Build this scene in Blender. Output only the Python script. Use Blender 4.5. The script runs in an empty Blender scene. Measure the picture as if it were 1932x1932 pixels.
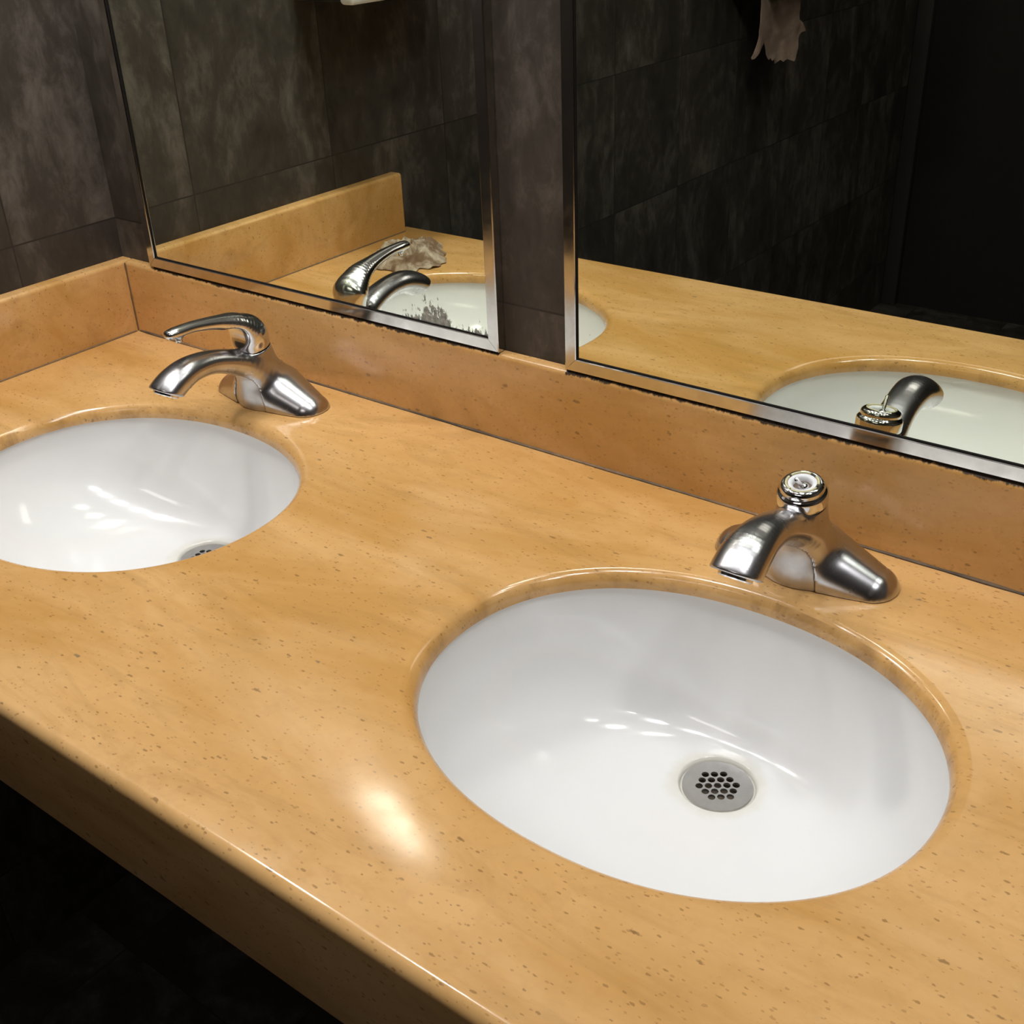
import bpy, bmesh, math, random
import numpy as np
from mathutils import Vector, Matrix, noise as mnoise

S = bpy.context.scene
C = S.collection
PI = math.pi
H = 0.85                      # height of the counter top above the floor

# ------------------------------------------------------------------ camera
cam_data = bpy.data.cameras.new('camera')
cam_data.sensor_width = 36.0
cam_data.lens = 36.0 * 1.12138
cam_data.clip_start = 0.02
cam = bpy.data.objects.new('camera', cam_data)
C.objects.link(cam)
cam.location = (1.29427, -0.85423, 0.53094 + H)
cam.rotation_euler = (1.05394, 0.03688, 0.64492)
S.camera = cam

# ------------------------------------------------------------------ world, lamps, exposure
W = bpy.data.worlds.new('world')
S.world = W
W.use_nodes = True
W.node_tree.nodes['Background'].inputs[0].default_value = (0.9, 0.95, 1.0, 1)
W.node_tree.nodes['Background'].inputs[1].default_value = 0.02
S.view_settings.view_transform = 'Standard'
S.view_settings.look = 'None'
S.view_settings.gamma = 1.0
S.view_settings.use_curve_mapping = False
S.view_settings.exposure = 0.72
S.cycles.use_denoising = True
S.cycles.max_bounces = 10
S.cycles.glossy_bounces = 8
S.cycles.diffuse_bounces = 5
S.cycles.caustics_reflective = True
S.cycles.blur_glossy = 1.0
S.cycles.sample_clamp_indirect = 8.0

SCONCE_L = 65.0              # radiance of the sconce globe by the left wall
DOWN_L = 31.0                 # radiance of the ceiling downlights
PANEL_L = 3.0                 # radiance of the far ceiling panel
CEIL = 1.55                   # ceiling above the counter


# ------------------------------------------------------------------ helpers
def tag(o, label=None, cat=None, group=None, kind=None):
    if label: o['label'] = label
    if cat: o['category'] = cat
    if group: o['group'] = group
    if kind: o['kind'] = kind
    return o


def empty(name, loc, label, cat, group=None):
    o = bpy.data.objects.new(name, None)
    C.objects.link(o)
    o.location = (loc[0], loc[1], loc[2] + H)
    o.empty_display_size = 0.03
    return tag(o, label, cat, group)


def obj(name, bm, mat, parent=None, loc=None, smooth=True, angle=None):
    me = bpy.data.meshes.new(name)
    bm.to_mesh(me)
    bm.free()
    me.materials.append(mat)
    if smooth:
        for p in me.polygons:
            p.use_smooth = True
        if angle is not None:
            me.set_sharp_from_angle(angle=math.radians(angle))
    o = bpy.data.objects.new(name, me)
    C.objects.link(o)
    if parent is not None:
        o.parent = parent
        if loc: o.location = loc
    elif loc is not None:
        o.location = (loc[0], loc[1], loc[2] + H)
    return o


def box(bm, lo, hi, bevel=0.0, seg=2):
    r = bmesh.ops.create_cube(bm, size=1.0)
    vs = r['verts']
    for v in vs:
        v.co = Vector([lo[i] + (v.co[i] + 0.5) * (hi[i] - lo[i]) for i in range(3)])
    if bevel > 0:
        es = list({e for v in vs for e in v.link_edges})
        bmesh.ops.bevel(bm, geom=es, offset=bevel, segments=seg, affect='EDGES', profile=0.5)
    return bm


def boxmesh(lo, hi, bevel=0.0, seg=2):
    return box(bmesh.new(), lo, hi, bevel, seg)


def lathe(bm, prof, n=48, origin=(0, 0, 0), axis=(0, 0, 1), close_top=False, close_bot=False):
    q = Vector((0, 0, 1)).rotation_difference(Vector(axis).normalized()).to_matrix()
    o = Vector(origin)
    rings = []
    for r, t in prof:
        rings.append([bm.verts.new(o + q @ Vector((r * math.cos(2 * PI * k / n), r * math.sin(2 * PI * k / n), t))) for k in range(n)])
    for a, b in zip(rings, rings[1:]):
        for k in range(n):
            bm.faces.new((a[k], a[(k + 1) % n], b[(k + 1) % n], b[k]))
    if close_top: bm.faces.new(rings[-1])
    if close_bot: bm.faces.new(rings[0][::-1])
    return bm


def tube(bm, a, b, r, n=16):
    a, b = Vector(a), Vector(b)
    L = (b - a).length
    return lathe(bm, [(r * .6, 0), (r, r * .25), (r, L - r * .25), (r * .6, L)], n, a, b - a, True, True)


# ------------------------------------------------------------------ implicit surfaces (for the cast metal)
def surface_nets(f, lo, hi, h):
    lo = np.array(lo, float)
    n = np.ceil((np.array(hi) - lo) / h).astype(int) + 1
    ax = [lo[i] + h * np.arange(n[i]) for i in range(3)]
    X, Y, Z = np.meshgrid(*ax, indexing='ij')
    F = f(X, Y, Z)
    s = F < 0
    nc = n - 1
    cnt = np.zeros(nc, int)
    acc = np.zeros(tuple(nc) + (3,))
    corners = [(i, j, k) for i in (0, 1) for j in (0, 1) for k in (0, 1)]
    sl = lambda c: tuple(slice(c[i], c[i] + nc[i]) for i in range(3))
    for c in corners:
        for a in range(3):
            if c[a] == 1: continue
            d = list(c); d[a] = 1; d = tuple(d)
            f0, f1 = F[sl(c)], F[sl(d)]
            cr = (f0 < 0) != (f1 < 0)
            den = np.where(cr, f0 - f1, 1.0)
            t = np.where(cr, f0 / den, 0)
            cnt += cr
            for i in range(3):
                acc[..., i] += cr * (c[i] + (t if i == a else 0))
    m = cnt > 0
    idx = -np.ones(nc, int)
    idx[m] = np.arange(m.sum())
    cell = np.argwhere(m)
    V = lo + h * (cell + acc[m] / cnt[m][:, None])
    faces = []
    for a in range(3):
        b, c = (a + 1) % 3, (a + 2) % 3
        A = [slice(None)] * 3; B = [slice(None)] * 3
        A[a] = slice(0, n[a] - 1); B[a] = slice(1, n[a])
        s0, s1 = s[tuple(A)], s[tuple(B)]
        e = np.argwhere(s0 != s1)
        e = e[(e[:, b] > 0) & (e[:, c] > 0) & (e[:, b] < n[b] - 1) & (e[:, c] < n[c] - 1)]
        inv = s0[tuple(e.T)]
        def g(db, dc):
            q = e.copy(); q[:, b] -= db; q[:, c] -= dc
            return idx[tuple(q.T)]
        quad = np.stack([g(1, 1), g(0, 1), g(0, 0), g(1, 0)], 1)
        quad[~inv] = quad[~inv][:, ::-1]
        faces.append(quad)
    Fc = np.concatenate(faces)
    for _ in range(3):                       # pull the vertices onto the surface
        e = h * 0.25
        x, y, z = V.T
        v0 = f(x, y, z)
        gr = np.stack([f(x + e, y, z) - f(x - e, y, z), f(x, y + e, z) - f(x, y - e, z), f(x, y, z + e) - f(x, y, z - e)], 1) / (2 * e)
        g2 = (gr ** 2).sum(1)
        st = v0 / np.maximum(g2, 0.15)
        V = V - np.clip(st, -h * .5, h * .5)[:, None] * gr * 0.8
    return V, Fc


def implicit(name, f, lo, hi, h, mat, parent, angle=None):
    V, F = surface_nets(f, lo, hi, h)
    me = bpy.data.meshes.new(name)
    me.from_pydata(V.tolist(), [], F.tolist())
    me.validate()
    me.materials.append(mat)
    for p in me.polygons: p.use_smooth = True
    if angle is not None: me.set_sharp_from_angle(angle=math.radians(angle))
    o = bpy.data.objects.new(name, me)
    C.objects.link(o)
    o.parent = parent
    return o


def smin(a, b, k):
    h = np.maximum(k - np.abs(a - b), 0) / k
    return np.minimum(a, b) - h * h * k * .25


def smax(a, b, k): return -smin(-a, -b, k)


def cone(X, Y, Z, a, b, ra, rb, sx=1.0, sy=1.0):
    px, py, pz = X / sx - a[0] / sx, (Y - a[1]) / sy, Z - a[2]
    bx, by, bz = (b[0] - a[0]) / sx, (b[1] - a[1]) / sy, b[2] - a[2]
    t = np.clip((px * bx + py * by + pz * bz) / (bx * bx + by * by + bz * bz), 0, 1)
    d = np.sqrt((px - t * bx) ** 2 + (py - t * by) ** 2 + (pz - t * bz) ** 2)
    return d - (ra + (rb - ra) * t)


def spline(pts, n):
    P = np.array(pts, float)
    P = np.vstack([2 * P[0] - P[1], P, 2 * P[-1] - P[-2]])
    out = []
    m = len(P) - 3
    for i in range(n + 1):
        u = i / n * m
        k = min(int(u), m - 1); t = u - k
        a, b, c, d = P[k:k + 4]
        out.append(.5 * ((2 * b) + (-a + c) * t + (2 * a - 5 * b + 4 * c - d) * t * t + (-a + 3 * b - 3 * c + d) * t ** 3))
    return np.array(out)


def sweep(X, Y, Z, pts, n=14, sx=1.0):
    """pts: rows (x, y, z, r)"""
    Q = spline(pts, n)
    d = None
    for a, b in zip(Q, Q[1:]):
        e = cone(X, Y, Z, a[:3], b[:3], a[3], b[3], sx)
        d = e if d is None else np.minimum(d, e)
    return d


# ------------------------------------------------------------------ materials
def mat_new(name):
    m = bpy.data.materials.new(name)
    m.use_nodes = True
    nt = m.node_tree
    b = nt.nodes['Principled BSDF']
    return m, nt, b


def N(nt, t, **kw):
    n = nt.nodes.new(t)
    for k, v in kw.items():
        if k.startswith('i_'):
            key = k[2:]
            n.inputs[int(key) if key.isdigit() else key].default_value = v
        else:
            setattr(n, k, v)
    return n


def L(nt, a, b): nt.links.new(a, b)


def math_n(nt, op, a, b=None, clamp=False):
    n = nt.nodes.new('ShaderNodeMath'); n.operation = op; n.use_clamp = clamp
    for i, v in enumerate((a, b)):
        if v is None: continue
        if isinstance(v, (int, float)): n.inputs[i].default_value = v
        else: nt.links.new(v, n.inputs[i])
    return n.outputs[0]


def ramp(nt, fac, stops):
    r = nt.nodes.new('ShaderNodeValToRGB')
    els = r.color_ramp.elements
    while len(els) < len(stops): els.new(0.5)
    for e, (p, c) in zip(els, stops):
        e.position = p
        e.color = (c, c, c, 1) if isinstance(c, (int, float)) else (*c, 1)
    nt.links.new(fac, r.inputs[0])
    return r.outputs[0]


def mix(nt, fac, a, b, mode='MIX'):
    n = nt.nodes.new('ShaderNodeMix'); n.data_type = 'RGBA'; n.blend_type = mode
    for i, v in ((0, fac), (6, a), (7, b)):
        if isinstance(v, (int, float)): n.inputs[i].default_value = v
        elif isinstance(v, tuple): n.inputs[i].default_value = (*v, 1)
        else: nt.links.new(v, n.inputs[i])
    return n.outputs[2]


def pos(nt, scale=(1, 1, 1), rot=(0, 0, 0), loc=(0, 0, 0)):
    g = nt.nodes.new('ShaderNodeNewGeometry')
    mp = nt.nodes.new('ShaderNodeMapping')
    mp.inputs['Scale'].default_value = scale
    mp.inputs['Rotation'].default_value = rot
    mp.inputs['Location'].default_value = loc
    nt.links.new(g.outputs['Position'], mp.inputs[0])
    return mp.outputs[0]


def noise_n(nt, vec, scale, detail=4, rough=.55, dist=0.0):
    n = nt.nodes.new('ShaderNodeTexNoise')
    n.inputs['Scale'].default_value = scale
    n.inputs['Detail'].default_value = detail
    n.inputs['Roughness'].default_value = rough
    n.inputs['Distortion'].default_value = dist
    nt.links.new(vec, n.inputs['Vector'])
    return n.outputs['Fac']


def bump(nt, b, height, strength, distance=0.001):
    n = nt.nodes.new('ShaderNodeBump')
    n.inputs['Strength'].default_value = strength
    n.inputs['Distance'].default_value = distance
    nt.links.new(height, n.inputs['Height'])
    nt.links.new(n.outputs[0], b.inputs['Normal'])


def stone(name, grime_z=None):
    m, nt, b = mat_new(name)
    p = pos(nt)
    ps = pos(nt, (0.55, 1.5, 1.5), (0, 0, -0.12))
    broad = noise_n(nt, ps, 5.0, 5, .6, .6)
    c = mix(nt, ramp(nt, broad, [(.40, 0.0), (.62, 1.0)]), (.735, .432, .172), (.585, .310, .090))
    wisps = noise_n(nt, pos(nt, (.5, 2.2, 2.0), (0, 0, -.2), (.31, 0, 0)), 9.0, 7, .66, 1.2)
    c = mix(nt, math_n(nt, 'MULTIPLY', ramp(nt, wisps, [(.51, 0.0), (.74, 1.0)]), .58), c, (.43, .235, .070))
    pale = noise_n(nt, pos(nt, (.7, 1.6, 1.6), (0, 0, .1), (0, .7, 0)), 7.0, 6, .6, .8)
    c = mix(nt, math_n(nt, 'MULTIPLY', ramp(nt, pale, [(.50, 0.0), (.80, 1.0)]), .35), c, (.70, .46, .22))
    fine = noise_n(nt, p, 90.0, 3, .6)
    c = mix(nt, math_n(nt, 'MULTIPLY', ramp(nt, fine, [(.5, 0.0), (.75, 1.0)]), .16), c, (.42, .22, .07))

    def specks(scale, stretch, keep, size, col, amt, c, seed):
        v = nt.nodes.new('ShaderNodeTexVoronoi')
        v.inputs['Scale'].default_value = scale
        L(nt, pos(nt, stretch, (0, 0, .35), (seed, seed * .7, 0)), v.inputs['Vector'])
        sep = nt.nodes.new('ShaderNodeSeparateColor')
        L(nt, v.outputs['Color'], sep.inputs[0])
        wob = noise_n(nt, p, scale * 2.2, 2)
        d = math_n(nt, 'ADD', v.outputs['Distance'], math_n(nt, 'MULTIPLY', math_n(nt, 'SUBTRACT', wob, .5), .42))
        lim = math_n(nt, 'MULTIPLY', math_n(nt, 'SUBTRACT', sep.outputs[0], keep), size / (1 - keep))
        k = math_n(nt, 'MULTIPLY', math_n(nt, 'SUBTRACT', lim, d), 14.0, True)
        return mix(nt, math_n(nt, 'MULTIPLY', k, amt), c, col)
    c = specks(200, (.55, 1.25, 1), .38, .27, (.25, .125, .035), .60, c, .3)
    c = specks(120, (.5, 1.3, 1), .76, .25, (.22, .12, .045), .65, c, 1.7)
    c = specks(48, (.55, 1.2, 1), .89, .13, (.20, .145, .095), .75, c, 2.9)
    c = specks(320, (.6, 1.2, 1), .36, .34, (.33, .17, .05), .45, c, 4.1)
    else_g = nt.nodes.new('ShaderNodeNewGeometry')
    xs = nt.nodes.new('ShaderNodeSeparateXYZ')
    L(nt, else_g.outputs['Position'], xs.inputs[0])
    if grime_z is None:                       # brown smears on the walls of the sink cut-outs
        inw = math_n(nt, 'MULTIPLY', math_n(nt, 'LESS_THAN', xs.outputs[2], H - .0035), math_n(nt, 'GREATER_THAN', xs.outputs[1], -.545))
        sm = ramp(nt, noise_n(nt, pos(nt, (1, 1, .6), (0, 0, 0), (.2, 0, 0)), 26.0, 6, .7, .6), [(.48, 0.0), (.72, 1.0)])
        c = mix(nt, math_n(nt, 'MULTIPLY', math_n(nt, 'MULTIPLY', inw, sm), .55), c, (.20, .10, .04))
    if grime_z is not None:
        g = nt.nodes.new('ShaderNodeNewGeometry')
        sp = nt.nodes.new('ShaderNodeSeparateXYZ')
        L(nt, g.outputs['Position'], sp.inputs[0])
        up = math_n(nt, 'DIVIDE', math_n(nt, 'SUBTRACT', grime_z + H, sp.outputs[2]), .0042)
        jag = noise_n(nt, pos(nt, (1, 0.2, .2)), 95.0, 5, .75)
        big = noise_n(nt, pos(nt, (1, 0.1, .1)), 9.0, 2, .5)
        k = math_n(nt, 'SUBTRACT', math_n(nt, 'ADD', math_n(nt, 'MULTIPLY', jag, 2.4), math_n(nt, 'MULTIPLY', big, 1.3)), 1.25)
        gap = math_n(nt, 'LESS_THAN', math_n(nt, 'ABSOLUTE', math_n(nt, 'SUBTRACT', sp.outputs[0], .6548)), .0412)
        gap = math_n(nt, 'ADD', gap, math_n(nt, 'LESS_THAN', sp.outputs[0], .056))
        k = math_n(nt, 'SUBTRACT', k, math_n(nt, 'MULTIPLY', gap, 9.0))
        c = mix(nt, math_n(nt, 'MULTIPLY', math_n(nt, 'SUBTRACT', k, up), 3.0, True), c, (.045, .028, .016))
    L(nt, c, b.inputs['Base Color'])
    rr = noise_n(nt, p, 34.0, 4, .6)
    L(nt, ramp(nt, rr, [(.3, .11), (.75, .19)] if grime_z is None else [(.3, .24), (.75, .33)]), b.inputs['Roughness'])
    b.inputs['Specular IOR Level'].default_value = .5
    bump(nt, b, noise_n(nt, p, 60, 3, .5), .05, .0006)
    return m


def tiles(name, axis, u0, step_u, dark=1.0):
    """dark slate-look tile; joints on world axis `axis` and on z."""
    m, nt, b = mat_new(name)
    g = nt.nodes.new('ShaderNodeNewGeometry')
    sp = nt.nodes.new('ShaderNodeSeparateXYZ')
    L(nt, g.outputs['Position'], sp.inputs[0])
    if axis == 'xy':
        u, w = sp.outputs[0], sp.outputs[1]; w0, step_w = 0.0, step_u
    else:
        u = sp.outputs[0] if axis == 'x' else sp.outputs[1]
        w = sp.outputs[2]; w0, step_w = .1465 + H, .281
    su = math_n(nt, 'DIVIDE', math_n(nt, 'SUBTRACT', u, u0), step_u)
    sw = math_n(nt, 'DIVIDE', math_n(nt, 'SUBTRACT', w, w0), step_w)
    fu = math_n(nt, 'ABSOLUTE', math_n(nt, 'SUBTRACT', su, math_n(nt, 'ROUND', su)))
    fw = math_n(nt, 'ABSOLUTE', math_n(nt, 'SUBTRACT', sw, math_n(nt, 'ROUND', sw)))
    dmin = math_n(nt, 'MINIMUM', math_n(nt, 'MULTIPLY', fu, step_u), math_n(nt, 'MULTIPLY', fw, step_w))
    joint = math_n(nt, 'LESS_THAN', dmin, .0010)
    cmb = nt.nodes.new('ShaderNodeCombineXYZ')
    L(nt, math_n(nt, 'FLOOR', su), cmb.inputs[0]); L(nt, math_n(nt, 'FLOOR', sw), cmb.inputs[1])
    wn = nt.nodes.new('ShaderNodeTexWhiteNoise')
    L(nt, cmb.outputs[0], wn.inputs[0])
    off = nt.nodes.new('ShaderNodeVectorMath'); off.operation = 'ADD'
    L(nt, pos(nt, (1.0, 1.0, .55)), off.inputs[0])
    sc = nt.nodes.new('ShaderNodeVectorMath'); sc.operation = 'SCALE'
    L(nt, wn.outputs['Color'], sc.inputs[0]); sc.inputs['Scale'].default_value = 3.0
    L(nt, sc.outputs[0], off.inputs[1])
    a = noise_n(nt, off.outputs[0], 7.0, 7, .62, .7)
    f = noise_n(nt, off.outputs[0], 45.0, 6, .7, .4)
    k = math_n(nt, 'ADD', math_n(nt, 'MULTIPLY', a, .62), math_n(nt, 'MULTIPLY', f, .38))
    lo = tuple(x * dark for x in (.028, .0225, .018)); mid = tuple(x * dark for x in (.060, .050, .041)); hi = tuple(x * dark for x in (.165, .142, .12))
    c = ramp(nt, k, [(.33, lo), (.5, mid), (.68, hi)])
    tone = math_n(nt, 'ADD', math_n(nt, 'MULTIPLY', wn.outputs['Value'], .3), .85)
    tc = nt.nodes.new('ShaderNodeVectorMath'); tc.operation = 'SCALE'
    L(nt, c, tc.inputs[0]); L(nt, tone, tc.inputs['Scale'])
    c = mix(nt, joint, tc.outputs[0], tuple(x * dark for x in (.030, .0255, .021)))
    L(nt, c, b.inputs['Base Color'])
    L(nt, ramp(nt, f, [(.3, .42), (.7, .60)]), b.inputs['Roughness'])
    b.inputs['Specular IOR Level'].default_value = .35
    hgt = math_n(nt, 'SUBTRACT', math_n(nt, 'MULTIPLY', f, .5), joint)
    bump(nt, b, hgt, .35, .0015)
    return m


def metal(name, col, rough, var=0.08, bmp=0.0):
    m, nt, b = mat_new(name)
    b.inputs['Metallic'].default_value = 1.0
    tc = nt.nodes.new('ShaderNodeTexCoord')
    n = noise_n(nt, tc.outputs['Object'], 55.0, 5, .65)
    L(nt, mix(nt, ramp(nt, n, [(.35, 0.0), (.75, 1.0)]), col, tuple(x * .82 for x in col)), b.inputs['Base Color'])
    L(nt, ramp(nt, n, [(.3, max(.02, rough - var)), (.75, rough + var)]), b.inputs['Roughness'])
    if bmp: bump(nt, b, noise_n(nt, tc.outputs['Object'], 260.0, 2), bmp, .0004)
    return m


def plain(name, col, rough=.5, spec=.5, emis=0.0, ecol=(1, 1, 1)):
    m, nt, b = mat_new(name)
    tc = nt.nodes.new('ShaderNodeTexCoord')
    n = noise_n(nt, tc.outputs['Object'], 30.0, 3)
    L(nt, mix(nt, ramp(nt, n, [(.35, 0.0), (.7, 1.0)]), col, tuple(x * .92 for x in col)), b.inputs['Base Color'])
    b.inputs['Roughness'].default_value = rough
    b.inputs['Specular IOR Level'].default_value = spec
    if emis:
        b.inputs['Emission Color'].default_value = (*ecol, 1)
        b.inputs['Emission Strength'].default_value = emis
    return m


def porcelain():
    m, nt, b = mat_new('white_porcelain')
    tc = nt.nodes.new('ShaderNodeTexCoord')
    v = nt.nodes.new('ShaderNodeTexVoronoi'); v.inputs['Scale'].default_value = 42.0
    L(nt, tc.outputs['Object'], v.inputs['Vector'])
    sep = nt.nodes.new('ShaderNodeSeparateColor'); L(nt, v.outputs['Color'], sep.inputs[0])
    k = math_n(nt, 'MULTIPLY', math_n(nt, 'GREATER_THAN', sep.outputs[0], .90), math_n(nt, 'LESS_THAN', v.outputs['Distance'], .042))
    n = noise_n(nt, tc.outputs['Object'], 12.0, 3)
    c = mix(nt, ramp(nt, n, [(.35, 0.0), (.7, 1.0)]), (.86, .86, .855), (.845, .845, .84))
    c = mix(nt, math_n(nt, 'MULTIPLY', k, .8), c, (.25, .21, .16))
    # faint mineral stain round the drain
    dv = nt.nodes.new('ShaderNodeVectorMath'); dv.operation = 'DISTANCE'
    L(nt, tc.outputs['Object'], dv.inputs[0]); dv.inputs[1].default_value = (.003, .0807, .020)
    st = math_n(nt, 'ADD', dv.outputs['Value'], math_n(nt, 'MULTIPLY', math_n(nt, 'SUBTRACT', noise_n(nt, tc.outputs['Object'], 70.0, 4), .5), .016))
    c = mix(nt, math_n(nt, 'MULTIPLY', ramp(nt, st, [(.030, 1.0), (.044, 0.0)]), .7), c, (.70, .67, .56))
    L(nt, c, b.inputs['Base Color'])
    b.inputs['Roughness'].default_value = .16
    b.inputs['Coat Weight'].default_value = .5
    b.inputs['Coat Roughness'].default_value = .05
    return m


def mirror_glass(name, patches, base_amp):
    """silvered glass; grey spots where the silver has gone along the lower edge (object x, z)."""
    m, nt, b = mat_new(name)
    out = nt.nodes['Material Output']
    gl = nt.nodes.new('ShaderNodeBsdfGlossy')
    gl.inputs['Color'].default_value = (.87, .915, .80, 1)
    gl.inputs['Roughness'].default_value = 0.0
    tc = nt.nodes.new('ShaderNodeTexCoord')
    sp = nt.nodes.new('ShaderNodeSeparateXYZ'); L(nt, tc.outputs['Object'], sp.inputs[0])
    amp = base_amp
    for c0, w, a in patches:
        t = math_n(nt, 'MULTIPLY', math_n(nt, 'SUBTRACT', 1.0, math_n(nt, 'DIVIDE', math_n(nt, 'ABSOLUTE', math_n(nt, 'SUBTRACT', sp.outputs[0], c0)), w), True), a)
        amp = math_n(nt, 'ADD', t, amp)
    mp = nt.nodes.new('ShaderNodeMapping'); mp.inputs['Scale'].default_value = (1.3, 0, .55); L(nt, tc.outputs['Object'], mp.inputs[0])
    n = noise_n(nt, mp.outputs[0], 105.0, 7, .72, .3)
    n = math_n(nt, 'MULTIPLY', math_n(nt, 'SUBTRACT', n, .26), 3.2)
    k = math_n(nt, 'SUBTRACT', math_n(nt, 'MULTIPLY', n, amp), math_n(nt, 'DIVIDE', sp.outputs[2], .022))
    k = math_n(nt, 'MULTIPLY', k, 5.0, True)
    L(nt, mix(nt, ramp(nt, noise_n(nt, tc.outputs['Object'], 160, 4), [(.35, 0.0), (.7, 1.0)]), (.07, .06, .045), (.33, .31, .26)), b.inputs['Base Color'])
    b.inputs['Roughness'].default_value = .25
    mx = nt.nodes.new('ShaderNodeMixShader')
    L(nt, math_n(nt, 'MULTIPLY', k, .9), mx.inputs[0]); L(nt, gl.outputs[0], mx.inputs[1]); L(nt, b.outputs[0], mx.inputs[2])
    L(nt, mx.outputs[0], out.inputs['Surface'])
    return m


def caulk_mat():
    m, nt, b = mat_new('dirty_caulk')
    n = noise_n(nt, pos(nt, (1, 1, .3)), 5.0, 6, .7)
    L(nt, ramp(nt, n, [(.36, (.045, .030, .018)), (.50, (.16, .105, .06)), (.66, (.36, .21, .10))]), b.inputs['Base Color'])
    b.inputs['Roughness'].default_value = .7
    return m


def paper_mat(name, col, dark):
    m, nt, b = mat_new(name)
    tc = nt.nodes.new('ShaderNodeTexCoord')
    n = noise_n(nt, tc.outputs['Object'], 22.0, 5, .65, .5)
    L(nt, mix(nt, ramp(nt, n, [(.40, 0.0), (.56, 1.0)]), col, dark), b.inputs['Base Color'])
    b.inputs['Roughness'].default_value = .85
    bump(nt, b, noise_n(nt, tc.outputs['Object'], 300.0, 3), .3, .0006)
    return m


M_STONE = stone('tan_speckled_stone')
M_SPLASH = stone('tan_splash_stone', .0945)
M_TILE_B = tiles('dark_tile_back', 'x', .52, .281)
M_TILE_L = tiles('dark_tile_left', 'y', -.135, .268)
M_TILE_F = tiles('dark_tile_floor', 'xy', .1, .30, .75)
M_DARK = plain('charcoal_paint', (.018, .016, .0145), .7, .2)
M_CEIL = plain('grey_ceiling_paint', (.45, .445, .44), .8, .2)
M_PORC = porcelain()
M_SATIN = metal('worn_satin_chrome', (.595, .585, .60), .26, .03)
M_PLATE = metal('dull_chrome_plate', (.59, .575, .57), .40, .06, .04)
M_CHROME = metal('bright_chrome', (.78, .775, .775), .09, .04)
M_HANDLE = metal('worn_chrome', (.74, .73, .735), .19, .04)
M_FRAME = metal('brushed_steel_frame', (.70, .685, .655), .13, .05)
M_GRATE = metal('dull_steel_grate', (.52, .51, .50), .46, .06)
M_BLACK = plain('black_gap', (.015, .013, .012), .8, .1)
M_PIPE = plain('grimy_drain_pipe', (.20, .16, .115), .8, .2)
M_CREAM = plain('worn_cream_ring', (.62, .56, .34), .4)
M_WHITEP = plain('white_plastic', (.82, .82, .84), .3)
M_BROWN = plain('brown_pin_metal', (.16, .11, .075), .35)
M_CAULK = caulk_mat()
M_SEAM = plain('brown_sealant', (.21, .125, .062), .6)
M_TOWEL = paper_mat('brown_paper', (.42, .29, .225), (.33, .22, .165))
M_TISSUE = paper_mat('damp_tissue', (.52, .43, .32), (.20, .12, .065))
M_CASE = plain('white_case_plastic', (.80, .80, .79), .3)
M_GREYCASE = plain('smoke_case_plastic', (.03, .028, .026), .3)
M_TRIM = plain('grey_corner_trim', (.035, .032, .03), .5)


# ------------------------------------------------------------------ the setting
XL, XR, YF, YB = -.02, 2.6, -2.95, .0125


def plane(name, pts, mat):
    bm = bmesh.new()
    bm.faces.new([bm.verts.new((p[0], p[1], p[2] + H)) for p in pts])
    o = obj(name, bm, mat, smooth=False)
    o['kind'] = 'structure'
    return o


plane('floor', [(XL, YF, -H), (XR, YF, -H), (XR, YB, -H), (XL, YB, -H)], M_TILE_F)
plane('ceiling', [(XL, YF, CEIL), (XL, YB, CEIL), (XR, YB, CEIL), (XR, YF, CEIL)], M_CEIL)
plane('wall_back', [(XL, YB, -H), (XR, YB, -H), (XR, YB, CEIL), (XL, YB, CEIL)], M_TILE_B)
plane('wall_left', [(XL, YF, -H), (XL, YB, -H), (XL, YB, CEIL), (XL, YF, CEIL)], M_TILE_L)
plane('wall_right', [(XR, YB, -H), (XR, YF, -H), (XR, YF, CEIL), (XR, YB, CEIL)], M_TILE_L)
plane('wall_front', [(XR, YF, -H), (XL, YF, -H), (XL, YF, CEIL), (XR, YF, CEIL)], M_DARK)
bm = boxmesh((XL, YF, 0.0), (XL + .05, YF + .03, CEIL + H), .004)
o = obj('trim_1', bm, M_TRIM); o['kind'] = 'structure'


# ------------------------------------------------------------------ counter top
D = .56
AX, AY, NEXP = .1935, .1584, 2.122
SINKS = [(.9790, -.2784), (.3359, -.2784)]
RF = .0126                                    # round-over at the cut-outs


def sup(cx, cy, a, b, n, k, z):
    out = []
    for i in range(k):
        t = 2 * PI * i / k
        c, s = math.cos(t), math.sin(t)
        out.append((cx + a * math.copysign(abs(c) ** (2 / n), c), cy + b * math.copysign(abs(s) ** (2 / n), s), z))
    return out


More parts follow.
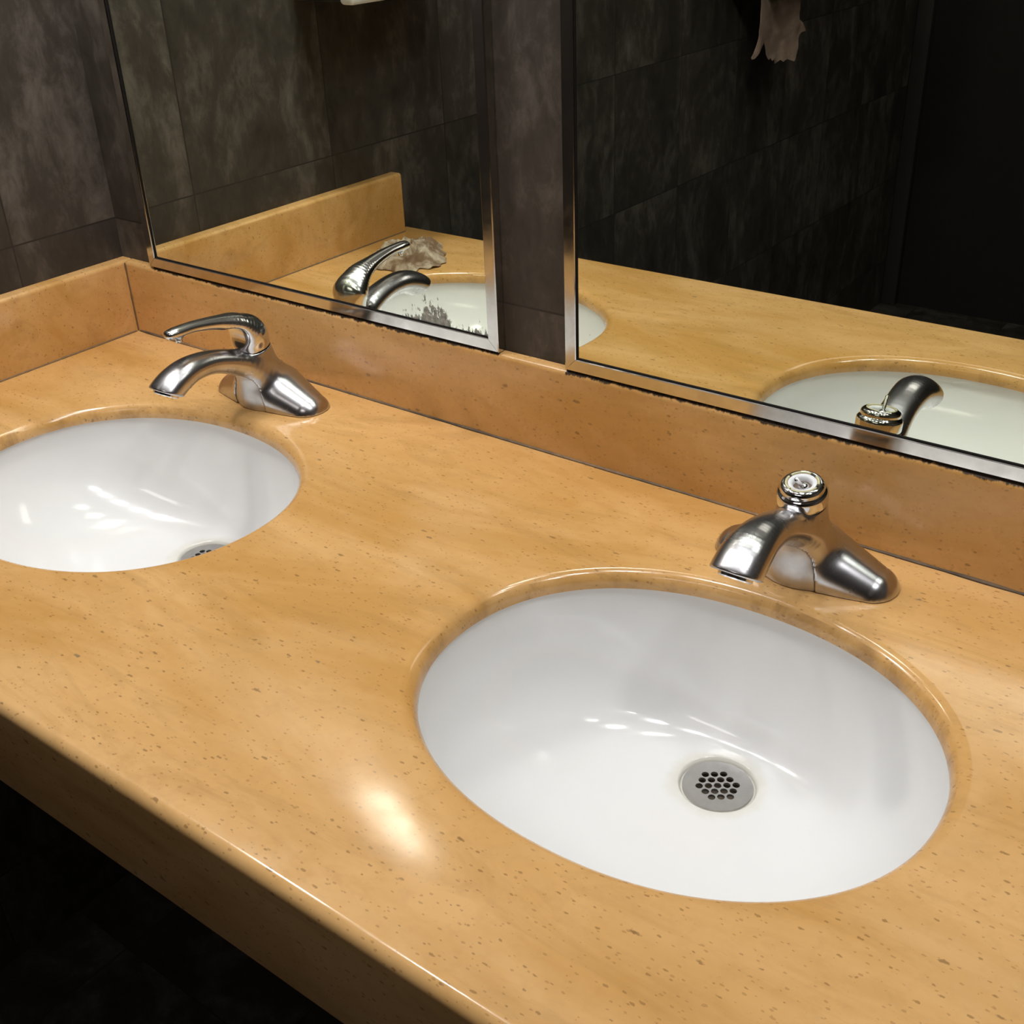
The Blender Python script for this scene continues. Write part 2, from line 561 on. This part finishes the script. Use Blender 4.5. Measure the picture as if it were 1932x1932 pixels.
def build_counter():
    bm = bmesh.new()
    x0, x1 = -.018, 2.4
    rf = .009
    nseg = 160
    tops, bots = [], []
    for cx, cy in SINKS:
        rings = []
        for k in range(8):
            th = k / 7 * PI / 2
            o = RF * (1 - math.sin(th)); z = -RF * (1 - math.cos(th))
            rings.append([bm.verts.new(p) for p in sup(cx, cy, AX + o, AY + o, NEXP, nseg, z)])
        rings.append([bm.verts.new(p) for p in sup(cx, cy, AX, AY, NEXP, nseg, -.0160)])
        for a, b in zip(rings, rings[1:]):
            for i in range(nseg):
                bm.faces.new((a[i], a[(i + 1) % nseg], b[(i + 1) % nseg], b[i]))
        tops.append(rings[0]); bots.append(rings[-1])
    # front profile (y, z)
    yf = -D - .0015
    prof = []
    for k in range(9):
        th = k / 8 * PI / 2
        prof.append((yf + rf - rf * math.sin(th), -rf + rf * math.cos(th)))
    zb = -.0956
    for k in range(5):
        th = k / 4 * PI / 2
        prof.append((yf + .004 - .004 * math.cos(th), zb + .004 - .004 * math.sin(th)))
    prof += [(yf + .032, zb), (yf + .032, -.0160)]
    xs = [x0 + (x1 - x0) * i / 24 for i in range(25)]
    cols = [[bm.verts.new((x, y, z)) for y, z in prof] for x in xs]
    for a, b in zip(cols, cols[1:]):
        for i in range(len(prof) - 1):
            bm.faces.new((a[i], a[i + 1], b[i + 1], b[i]))
    for side, loops, yy, z in ((0, tops, prof[0][0], 0.0), (len(prof) - 1, bots, prof[-1][0], -.0160)):
        front = [c[side] for c in cols]
        back = [bm.verts.new((x, .0120, z)) for x in (x0, x1)]
        lp = front + [back[1], back[0]]
        edges = []
        for a, b in zip(lp, lp[1:] + lp[:1]):
            edges.append(bm.edges.get((a, b)) or bm.edges.new((a, b)))
        for r in loops:
            for i in range(nseg):
                edges.append(bm.edges.get((r[i], r[(i + 1) % nseg])))
        bmesh.ops.triangle_fill(bm, use_beauty=True, use_dissolve=False, edges=edges)
    bmesh.ops.recalc_face_normals(bm, faces=bm.faces)
    return bm


o = obj('countertop', build_counter(), M_STONE, loc=(0, 0, 0), angle=35)
tag(o, 'long polished tan speckled stone counter with two oval sink cut-outs', 'countertop')


def prism_x(prof, x0, x1):
    bm = bmesh.new()
    a = [bm.verts.new((x0, y, z)) for y, z in prof]
    b = [bm.verts.new((x1, y, z)) for y, z in prof]
    n = len(prof)
    for i in range(n):
        bm.faces.new((a[i], b[i], b[(i + 1) % n], a[(i + 1) % n]))
    bm.faces.new(a[::-1]); bm.faces.new(b)
    bmesh.ops.recalc_face_normals(bm, faces=bm.faces)
    return bm


HS = .0956
arc = [(.006 - .006 * math.cos(k / 5 * PI / 2), HS - .006 + .006 * math.sin(k / 5 * PI / 2)) for k in range(6)]
bsp = obj('backsplash', prism_x([(0, .0003)] + arc + [(.0120, HS), (.0120, .0003)], .0004, 2.4), M_SPLASH, loc=(0, 0, 0), angle=35)
tag(bsp, 'long tan stone backsplash strip running under both mirrors', 'backsplash')


def bead(path_fn, n, r0, seed):
    """a thin ragged bead of sealant; path_fn(t) -> (point, u, v) with the two wall directions."""
    bm = bmesh.new()
    rows = []
    for i in range(n + 1):
        t = i / n
        p, u, v = path_fn(t)
        w = r0 * (.75 + .7 * abs(mnoise.noise(Vector((t * 40, seed, 0)))) + .5 * max(0, mnoise.noise(Vector((t * 9, seed + 5, 0)))))
        p, u, v = Vector(p), Vector(u), Vector(v)
        rows.append([bm.verts.new(p + u * w), bm.verts.new(p + (u + v) * w * .34), bm.verts.new(p + v * w), bm.verts.new(p - (u + v) * .0002)])
    for a, b in zip(rows, rows[1:]):
        for k in range(4):
            bm.faces.new((a[k], a[(k + 1) % 4], b[(k + 1) % 4], b[k]))
    bmesh.ops.recalc_face_normals(bm, faces=bm.faces)
    return bm


cb = obj('caulk_bead', bead(lambda t: ((.004 + 2.39 * t, -.0002, .0002), (0, -1, 0), (0, 0, 1)), 420, .0021, 1.0), M_CAULK, bsp)
tag(cb, 'dark dirty sealant line')
cb = obj('corner_caulk', bead(lambda t: ((.0003, -.0003, .001 + .092 * t), (1, 0, 0), (0, -1, 0)), 40, .0017, 3.0), M_SEAM, bsp)

# side splash on the left wall: rounded top edge, rounded top front corner
YS = -.5346
bm = bmesh.new()
box(bm, (-.0195, YS, .0003), (0, .0118, HS))
es = [e for e in bm.edges if abs(e.verts[0].co.x) < 1e-4 and abs(e.verts[1].co.x) < 1e-4 and (abs(e.verts[0].co.z - HS) < 1e-4 and abs(e.verts[1].co.z - HS) < 1e-4)]
es += [e for e in bm.edges if all(abs(v.co.y - YS) < 1e-4 for v in e.verts) and all(abs(v.co.z - HS) < 1e-4 or abs(v.co.x) < 1e-4 for v in e.verts)]
bmesh.ops.bevel(bm, geom=list(set(es)), offset=.005, segments=5, affect='EDGES', profile=.5)
ssp = obj('side_splash', bm, M_STONE, loc=(0, 0, 0), angle=35)
tag(ssp, 'short tan stone splash strip against the dark left wall', 'side splash')
cb = obj('caulk_bead', bead(lambda t: ((.0002, -.003 + (YS + .006) * t, .0002), (1, 0, 0), (0, 0, 1)), 120, .0016, 7.0), M_SEAM, ssp)
tag(cb, 'brown sealant line')


# ------------------------------------------------------------------ sinks
ZD = -.1400                                   # height of the drain
def make_sink(cx, cy, label):
    root = empty('sink', (cx, cy, ZD - .02), label, 'sink', 'white oval sinks set in the counter')
    base = -(ZD - .02)
    dx, dy = .003, .0807                      # drain offset from the bowl's middle
    ns, nr = 128, 44
    r0 = .0335
    zr = -.0162
    def shell(off, zoff, skip):
        rings = []
        for j in range(nr + 1):
            s = j / nr
            rho = s
            # depth: flat floor, steep wall
            zz = zr + (ZD + .0030 - zr) * (1 - rho ** 2.35) ** .62 if rho < 1 else zr
            ring = []
            for p in sup(0, 0, AX + .0035, AY + .0035, NEXP, ns, 0):
                ang = math.atan2(p[1], p[0])
                px, py = p[0], p[1]
                ex, ey = dx + (r0) * math.cos(ang), dy + (r0) * math.sin(ang)
                g = s ** .92
                x = ex + (px - ex) * g; y = ey + (py - ey) * g
                ring.append(bm.verts.new((x * (1 + off), y * (1 + off), zz + base - zoff * (1 - .75 * s))))
            rings.append(ring)
        return rings
    bm = bmesh.new()
    inner = shell(0, 0, 0)
    def join(a, b):
        for i in range(ns): bm.faces.new((a[i], a[(i + 1) % ns], b[(i + 1) % ns], b[i]))
    for a, b in zip(inner, inner[1:]): join(a, b)
    # flange under the stone
    fl = [bm.verts.new((p[0], p[1], zr + base)) for p in sup(0, 0, AX + .022, AY + .022, NEXP, ns, 0)]
    join(inner[-1], fl)
    fl2 = [bm.verts.new((v.co.x, v.co.y, v.co.z - .010)) for v in fl]
    join(fl, fl2)
    outer = shell(.035, .010, 0)
    join(fl2, outer[-1])
    for a, b in zip(outer[::-1], outer[::-1][1:]): join(a, b)
    # recessed seat of the drain
    prof = [(r0 - .0012, .0022), (r0 - .0022, .0004), (r0 - .003, -.0014), (.0262, -.0022), (.0255, -.008), (.0255, -.016)]
    prev = inner[0]
    for r, z in prof:
        cur = []
        for v in inner[0]:
            a = math.atan2(v.co.y - dy, v.co.x - dx)
            cur.append(bm.verts.new((dx + r * math.cos(a), dy + r * math.sin(a), ZD + z + base)))
        join(cur, prev); prev = cur
    join(outer[0], prev)
    bmesh.ops.recalc_face_normals(bm, faces=bm.faces)
    obj('basin', bm, M_PORC, root, angle=50)
    # grate: a disc with 19 round holes
    bm = bmesh.new()
    R0 = .0290
    loops = []
    loops.append([bm.verts.new((R0 * math.cos(2 * PI * i / 64), R0 * math.sin(2 * PI * i / 64), 0)) for i in range(64)])
    pitch = .0076
    for row in range(-2, 3):
        k = 5 - abs(row)
        for i in range(k):
            hx = (i - (k - 1) / 2) * pitch + row * .0004
            hy = -row * pitch * .88
            loops.append([bm.verts.new((hx + .0031 * math.cos(-2 * PI * q / 18), hy + .0031 * math.sin(-2 * PI * q / 18), 0)) for q in range(18)])
    edges = []
    for lp in loops:
        for a, b in zip(lp, lp[1:] + lp[:1]): edges.append(bm.edges.new((a, b)))
    bmesh.ops.triangle_fill(bm, use_beauty=True, use_dissolve=False, edges=edges)
    # remove any fill inside the holes
    cents = [sum((v.co for v in lp), Vector()) / len(lp) for lp in loops[1:]]
    kill = [f for f in bm.faces if any((f.calc_center_median() - c).length < .0030 and all((v.co - c).length < .00315 for v in f.verts) for c in cents)]
    if kill: bmesh.ops.delete(bm, geom=kill, context='FACES')
    for f in bm.faces:
        if f.normal.z < 0: f.normal_flip()
    top = list(bm.faces)
    ex = bmesh.ops.extrude_face_region(bm, geom=top)
    for g in ex['geom']:
        if isinstance(g, bmesh.types.BMVert): g.co.z += .0022
    bmesh.ops.recalc_face_normals(bm, faces=bm.faces)
    gr = obj('drain_grate', bm, M_GRATE, root, (dx, dy, ZD + base - .0016), angle=30)
    gr.rotation_euler = (0, 0, math.radians(36))
    tag(gr, 'round dull steel drain grate with nineteen holes')
    bm = bmesh.new()
    lathe(bm, [(.0254, -.0020), (.0245, -.010), (.021, -.019)], 48)
    lathe(bm, [(.021, -.019), (.0001, -.0192)], 48)
    obj('drain_pipe', bm, M_PIPE, root, (dx, dy, ZD + base))
    return root


make_sink(*SINKS[0], 'white oval sink with the whole steel drain grate in view, nearer the camera')
make_sink(*SINKS[1], 'white oval sink next to the left wall, drain mostly hidden by its rim')


# ------------------------------------------------------------------ faucets
AXO = np.array([0, -.004, 0.0]); AXU = np.array([0, -.198, .980]); AXU = AXU / np.linalg.norm(AXU)
TR = .0705                                     # height of the ring gap along the leaning column
def ax(t): return AXO + AXU * t


def axial(X, Y, Z): return (Y - AXO[1]) * AXU[1] + (Z - AXO[2]) * AXU[2]


# spout path (x, y, z, radius), outlet point and the direction the water leaves
SPOUTS = {
    'plain': ([(0, -.014, .034, .0185), (0, -.040, .0570, .0150), (0, -.070, .0715, .0132), (0, -.097, .0760, .0142),
               (0, -.117, .0720, .0158), (0, -.133, .0630, .0164), (0, -.142, .0545, .0162)], (-.1325, .0620), (-.56, -.83)),
    'lever': ([(0, -.014, .034, .0185), (0, -.040, .0565, .0150), (0, -.074, .0700, .0128), (0, -.103, .0725, .0136),
               (0, -.124, .0675, .0150), (0, -.140, .0590, .0156), (0, -.1485, .0508, .0154)], (-.1395, .0580), (-.50, -.866)),
}
SPOUT = SPOUTS['plain']


def shell_f(X, Y, Z):
    d = None
    for s in (1, -1):
        w = cone(X, Y, Z, (s * .012, -.002, .012), (s * .0605, .000, -.0030), .0295, .0208, 1.0, 1.20)
        d = w if d is None else smin(d, w, .006)
    col = cone(X, Y, Z, ax(.012), ax(.066), .0250, .0202)
    col = smax(col, axial(X, Y, Z) - (TR - .0004), .0012)
    d = smin(d, col, .016)
    fair = cone(X, Y, Z, (0, -.026, .044), (0, -.010, .006), .0165, .0290)
    d = smin(d, fair, .010)
    d = smax(d, axial(X, Y, Z) - (TR - .0004), .0012)
    sp = sweep(X, Y, Z, SPOUT[0], 34, 1.28)
    # outlet: cut square to the water's path
    n = (0,) + SPOUT[2]; p0 = (0,) + SPOUT[1]
    cut = (Y - p0[1]) * n[1] + (Z - p0[2]) * n[2]
    sp = smax(sp, cut, .002)
    d = smin(d, sp, .009)
    return d


def arch_f(X, Y, Z, inset=0.0):
    q = np.sqrt((X / (.0245 - inset)) ** 2 + ((Z + .003) / (.052 - inset)) ** 2) - 1
    return np.maximum(q * .022, Y + .012)


def body_f(X, Y, Z):
    s = shell_f(X, Y, Z)
    cutter = np.maximum(arch_f(X, Y, Z), -(s + .0045))
    cutter = np.maximum(cutter, (Z - .049))
    return np.maximum(np.maximum(s, -cutter), -Z)


def plate_f(X, Y, Z):
    s = shell_f(X, Y, Z)
    return np.maximum(np.maximum(np.maximum(s + .0016, arch_f(X, Y, Z, .0006)), -Z), np.maximum(-(s + .0075), Z - .0495))


def handle_f(X, Y, Z):
    dome = cone(X, Y, Z, ax(TR - .002), ax(TR + .0165), .0205, .0188)
    dome = smin(dome, cone(X, Y, Z, ax(TR + .014), ax(TR + .024) + np.array([0, .001, 0]), .0182, .0140), .006)
    lev = [(0, -.020, .086, .0165), (0, -.036, .1010, .0125), (0, -.060, .1100, .0080), (0, -.090, .1155, .0060),
           (0, -.112, .1165, .0058), (0, -.1225, .1165, .0052)]
    lv = sweep(X, Y, Z, lev, 30, 1.45)
    d = smin(dome, lv, .006)
    d = smin(d, cone(X, Y, Z, (0, -.1125, .1150), (0, -.1120, .1105), .0050, .0046), .003)
    # scooped front below the lever
    sc = cone(X, Y, Z, (-.03, -.0510, .0850), (.03, -.0510, .0850), .0165, .0165)
    d = smax(d, -sc, .004)
    return np.maximum(d, -(axial(X, Y, Z) - (TR + .0008)))


def make_faucet(cx, cy, label, with_handle):
    global SPOUT, TR
    TR = .0705 if with_handle else .0735
    SPOUT = SPOUTS['lever' if with_handle else 'plain']
    root = empty('faucet', (cx, cy, .0002), label, 'faucet', 'chrome faucets behind the sinks')
    b = implicit('body', body_f, (-.090, -.185, -.003), (.090, .045, .101), .00135, M_SATIN, root)
    p = implicit('front_plate', plate_f, (-.030, -.060, -.002), (.030, -.005, .056), .0012, M_PLATE, root)
    # aerator at the outlet
    n = Vector((0,) + SPOUT[2])
    bm = bmesh.new()
    lathe(bm, [(.0135, -.004), (.0135, .0022), (.0125, .0032), (.0108, .0032), (.0100, .0008), (.0001, .0008)], 40, (0,) + SPOUT[1], n)
    obj('aerator', bm, M_CHROME, root, angle=40)
    bm = bmesh.new()
    lathe(bm, [(.0001, 0), (.0196, 0), (.0196, .0022), (.0001, .0022)], 48, ax(TR - .0012), AXU)
    obj('seam_ring', bm, M_BLACK, root)
    if with_handle:
        h = implicit('handle', handle_f, (-.028, -.140, .058), (.028, .018, .128), .00115, M_HANDLE, root)
        tag(h, 'bright chrome lever handle')
        bm = bmesh.new()
        lathe(bm, [(.0040, 0), (.0040, .0022), (.0030, .0030), (.0001, .0032)], 24, (0, -.1121, .1082), (0, .1, -1))
        obj('button', bm, M_CHROME, h)
    else:
        bm = bmesh.new()
        prof = [(.0196, TR + 0.0004), (.0204, TR + 0.0009), (.0207, TR + 0.0022), (.0207, TR + 0.0091), (.0203, TR + 0.0109), (.0190, TR + 0.0123),
                (.0178, TR + 0.0131), (.0176, TR + 0.0136), (.0180, TR + 0.0145), (.0180, TR + 0.0159), (.0172, TR + 0.0177), (.0158, TR + 0.0190), (.0146, TR + 0.0196),
                (.0139, TR + 0.0197), (.0134, TR + 0.0195), (.0132, TR + 0.0181), (.0132, TR + 0.0138), (.0001, TR + 0.0136)]
        lathe(bm, prof, 64, AXO, AXU)
        bon = obj('bonnet', bm, M_CHROME, root, angle=60)
        tag(bon, 'bare round chrome bonnet with open top')
        # worn ring round the opening, in four arcs
        bm = bmesh.new()
        q = Vector((0, 0, 1)).rotation_difference(Vector(AXU)).to_matrix()
        for a0, a1 in ((.15, 1.0), (1.45, 2.75), (2.95, 4.3), (4.4, 6.1)):
            rows = []
            for i in range(17):
                a = a0 + (a1 - a0) * i / 16
                rows.append([bm.verts.new(Vector(AXO) + q @ Vector((r * math.cos(a), r * math.sin(a), t)))
                             for r, t in ((.0136, TR + 0.0181), (.0136, TR + 0.0197), (.0130, TR + 0.0201), (.0120, TR + 0.0199), (.0115, TR + 0.0181))])
            for r1, r2 in zip(rows, rows[1:]):
                for k in range(4): bm.faces.new((r1[k], r1[k + 1], r2[k + 1], r2[k]))
            bm.faces.new(rows[0]); bm.faces.new(rows[-1][::-1])
        bmesh.ops.recalc_face_normals(bm, faces=bm.faces)
        obj('worn_ring', bm, M_CREAM, bon, angle=40)
        bm = bmesh.new()
        lathe(bm, [(.0114, TR + 0.0139), (.0114, TR + 0.0190), (.0108, TR + 0.0193), (.0086, TR + 0.0186), (.0076, TR + 0.0172), (.0074, TR + 0.0139)], 48, AXO, AXU)
        ins = obj('plastic_insert', bm, M_WHITEP, bon, angle=50)
        bm = bmesh.new()
        lathe(bm, [(.0075, TR + 0.0142), (.0001, TR + 0.0143)], 40, AXO, AXU)
        obj('dark_well', bm, M_BROWN, ins)
        bc = Vector(ax(TR + 0.0138)) + Vector((.0012, -.0004, 0))
        bm = bmesh.new()
        bmesh.ops.create_uvsphere(bm, u_segments=24, v_segments=14, radius=.0048, matrix=Matrix.Translation(bc))
        obj('ball', bm, M_CHROME, bon)
        bm = bmesh.new()
        tube(bm, bc, Vector((-.0004, -.0348, .0990)), .0017, 18)
        obj('pin', bm, M_CHROME, bon, angle=40)
    return root


make_faucet(.9810, -.0570, 'worn chrome faucet missing its handle, with an open bonnet and bare pin', False)
fl = make_faucet(.3240, -.0570, 'chrome faucet with its lever handle in place, by the left corner', True)


# ------------------------------------------------------------------ mirrors
def make_mirror(x0, x1, z1, label, patches, amp):
    z0 = .0962
    root = empty('wall_mirror', (x0, 0, z0), label, 'mirror', 'steel framed mirrors above the counter')
    w, h = x1 - x0, z1 - z0
    fw = .0130
    yf, yg, yb = .0006, .0037, .0118
    # frame: mitred channel, profile (inset from the outer edge, y)
    prof = [(0, yb), (0, yf + .0010), (.0010, yf), (fw - .0008, yf), (fw, yf + .0008), (fw, yg + .0022), (fw - .004, yg + .0030), (fw - .004, yb)]
    bm = bmesh.new()
    rows = []
    for sx, sz in ((0, 0), (1, 0), (1, 1), (0, 1)):
        rows.append([(w * sx + (i if sx == 0 else -i), y, h * sz + (i if sz == 0 else -i)) for i, y in prof])
    n = len(prof)
    for k in range(4):
        a = [bm.verts.new(p) for p in rows[k]]
        b = [bm.verts.new(p) for p in rows[(k + 1) % 4]]
        # a hair of mitre gap
        for va, vb in zip(a, b):
            d = (vb.co - va.co).normalized() * .00022
            va.co += d; vb.co -= d
        for i in range(n):
            bm.faces.new((a[i], a[(i + 1) % n], b[(i + 1) % n], b[i]))
        bm.faces.new(a); bm.faces.new(b[::-1])
    bmesh.ops.recalc_face_normals(bm, faces=bm.faces)
    obj('frame', bm, M_FRAME, root, angle=25)
    bm = bmesh.new()
    e = fw - .003
    box(bm, (e, 0, e), (w - e, .004, h - e))
    g = obj('glass', bm, mirror_glass('silvered_glass', patches, amp), root, (0, yg, 0), smooth=False)
    # dark gasket strip between the glass and the lip
    bm = bmesh.new()
    i0, i1 = fw - .0012, fw + .0010
    for lo, hi in (((i0, yg - .0012, i0), (w - i0, yg - .0001, i1)), ((i0, yg - .0012, h - i1), (w - i0, yg - .0001, h - i0)),
                   ((i0, yg - .0012, i1), (i1, yg - .0001, h - i1)), ((w - i1, yg - .0012, i1), (w - i0, yg - .0001, h - i1))):
        box(bm, lo, hi)
    obj('gasket', bm, M_BLACK, root, smooth=False)
    return root


def shift(pt): return [(c - .0517, w, a) for c, w, a in pt]


make_mirror(.0517, .6139, .70, 'narrow steel framed mirror near the left wall with spotted lower edge',
            shift([(.515, .045, 1.25), (.540, .030, .8), (.585, .030, .75)]), .50)
make_mirror(.6956, 1.640, .70, 'wide steel framed mirror above the faucet without a handle', [], .52)


# ------------------------------------------------------------------ paper, dispensers
def crumple():
    bm = bmesh.new()
    na, nr = 96, 26
    rows = []
    for j in range(nr + 1):
        r = j / nr
        row = []
        for i in range(na if j else 1):
            a = 2 * PI * i / na
            lim = 1 + .30 * mnoise.noise(Vector((math.cos(a) * 1.5, math.sin(a) * 1.5, 3))) + .10 * mnoise.noise(Vector((math.cos(a) * 6, math.sin(a) * 6, 8)))
            u, v = r * lim * math.cos(a), r * lim * math.sin(a)
            q = Vector((u * 2.4, v * 2.4, 1.3))
            fold = 1 - 2 * abs(mnoise.noise(q)) + .5 * (1 - 2 * abs(mnoise.noise(q * 2.3 + Vector((4, 0, 0)))))
            z = .024 * (1 - r ** 3) * max(0, .25 + .62 * fold) + .0022 * mnoise.noise(q * 4.5) * (1 - r * .6)
            z += .010 * max(0, mnoise.noise(Vector((math.cos(a) * 2.5, math.sin(a) * 2.5, 12)))) * r ** 4
            row.append(bm.verts.new((u * .062 + .007 * mnoise.noise(q * 1.3 + Vector((9, 1, 0))), v * .072 + .007 * mnoise.noise(q * 1.3 + Vector((1, 9, 5))), max(z, 0) + .0012)))
        rows.append(row)
    for i in range(na): bm.faces.new((rows[0][0], rows[1][i], rows[1][(i + 1) % na]))
    for a, b in zip(rows[1:], rows[2:]):
        for i in range(na): bm.faces.new((a[i], b[i], b[(i + 1) % na], a[(i + 1) % na]))
    ex = bmesh.ops.extrude_face_region(bm, geom=list(bm.faces))
    for g in ex['geom']:
        if isinstance(g, bmesh.types.BMVert): g.co.z += .0010
    bmesh.ops.recalc_face_normals(bm, faces=bm.faces)
    return bm


o = obj('paper_towel', crumple(), M_TISSUE, loc=(.106, -.416, 0), angle=40)
o.rotation_euler = (0, 0, -.5)
tag(o, 'crumpled damp paper towel left on the counter by the side splash', 'paper towel')

# hanging strip of brown towel (seen in the right mirror)
outline = [(0.0, .30), (.0, .22), (-.004, .185), (-.009, .172), (-.025, .147), (-.045, .128), (-.042, .124), (-.030, .124), (.000, .140), (.031, .152),
           (.036, .140), (.044, .124), (.060, .112), (.072, .107), (.078, .111), (.086, .103), (.096, .105), (.106, .094), (.114, .095), (.128, .100),
           (.140, .094), (.156, .098), (.180, .090), (.184, .093), (.190, .120), (.196, .136), (.212, .150), (.224, .152), (.232, .150), (.226, .158), (.214, .172), (.200, .180),
           (.201, .22), (.207, .30)]
bm = bmesh.new()
vs = [bm.verts.new((0, -u, z)) for u, z in outline]
es = [bm.edges.new((a, b)) for a, b in zip(vs, vs[1:] + vs[:1])]
bmesh.ops.triangle_fill(bm, use_beauty=True, edges=es)
bmesh.ops.subdivide_edges(bm, edges=list(bm.edges), cuts=4, use_grid_fill=True)
for v in bm.verts:
    t = max(0, .30 - v.co.z)
    v.co.x = .010 * math.sin(v.co.y * 26 + 1) * t * 4 + .10 * t * t + .006 * mnoise.noise(v.co * 30)
for f in bm.faces: f.smooth = True
ex = bmesh.ops.extrude_face_region(bm, geom=list(bm.faces))
for g in ex['geom']:
    if isinstance(g, bmesh.types.BMVert): g.co.x += .0006
bmesh.ops.recalc_face_normals(bm, faces=bm.faces)
o = obj('paper_strip', bm, M_TOWEL, loc=(.066, -1.665, 0), angle=50)
tag(o, 'torn strip of brown paper towel hanging high by the far left wall', 'paper towel')

# dispenser it hangs from
root = empty('towel_dispenser', (XL, -1.77, .262), 'dark towel dispenser on the far left wall, holding the torn brown strip', 'towel dispenser')
bm = boxmesh((.001, -.15, 0), (.020, .15, .36), .006, 3)
box(bm, (.018, -.15, .040), (.17, .15, .36), .02, 4)
obj('case', bm, M_GREYCASE, root, angle=40)
bm = boxmesh((.100, -.12, .030), (.165, .12, .042), .003)
obj('lip', bm, M_TRIM, root, angle=40)

# white dispenser on the left wall, its underside just inside the frame of the left mirror
root = empty('soap_dispenser', (XL, -.49, .3665), 'white wall dispenser on the left wall above the counter, seen in the left mirror', 'dispenser')
bm = boxmesh((.096, -.130, 0.0), (.121, .135, .27), .006, 4)
f = obj('cover', bm, M_CASE, root, angle=40)
bm = boxmesh((.001, -.128, .003), (.0965, .130, .268), .003, 2)
obj('housing', bm, M_GREYCASE, root, angle=40)


# ------------------------------------------------------------------ lamps
def emit(name, col, s):
    m, nt, b = mat_new(name)
    b.inputs['Base Color'].default_value = (.8, .8, .8, 1)
    b.inputs['Emission Color'].default_value = (*col, 1)
    b.inputs['Emission Strength'].default_value = s
    return m


M_GLOBE = emit('warm_globe', (1.0, .965, .92), SCONCE_L)
M_DOWN = emit('warm_bulb', (.975, .985, 1.0), DOWN_L)
M_PANEL = emit('cool_panel', (1.0, .93, .90), PANEL_L)

root = empty('wall_sconce', (XL, -.255, 1.03), 'steel wall lamp with a round bulb high on the left wall', 'wall lamp')
bm = bmesh.new(); lathe(bm, [(.0001, .001), (.05, .001), (.05, .010), (.044, .014), (.0001, .014)], 40, (0, 0, 0), (1, 0, 0))
obj('backplate', bm, M_FRAME, root, angle=40)
bm = bmesh.new(); tube(bm, (.012, 0, 0), (.107, 0, 0), .008)
obj('arm', bm, M_FRAME, root, angle=40)
bm = bmesh.new(); bmesh.ops.create_uvsphere(bm, u_segments=32, v_segments=20, radius=.055, matrix=Matrix.Translation((.155, 0, 0)))
obj('bulb', bm, M_GLOBE, root)

for i, (x, y) in enumerate([(.22, -.36), (.58, -.36), (.96, -.36), (1.36, -.36), (1.72, -.36)]):
    root = empty('ceiling_light', (x, y, CEIL - .001), 'small round recessed ceiling light over the counter', 'ceiling light', 'recessed lights over the counter')
    bm = bmesh.new(); lathe(bm, [(.086, 0), (.106, 0), (.104, -.006), (.088, -.008), (.086, 0)], 40)
    obj('trim_ring', bm, M_FRAME, root, angle=40)
    bm = bmesh.new(); lathe(bm, [(.0855, -.0010), (.080, -.004), (.0001, -.0045)], 40)
    obj('lamp_face', bm, M_DOWN, root)

root = empty('ceiling_panel', (.92, -1.70, CEIL - .001), 'long flat ceiling light panel in the middle of the room', 'ceiling light')
bm = boxmesh((-.48, -.16, -.020), (.48, .16, -.001), .003)
obj('frame', bm, M_FRAME, root, angle=40)
bm = boxmesh((-.45, -.13, -.024), (.45, .13, -.019), .001)
obj('diffuser', bm, M_PANEL, root, angle=40)
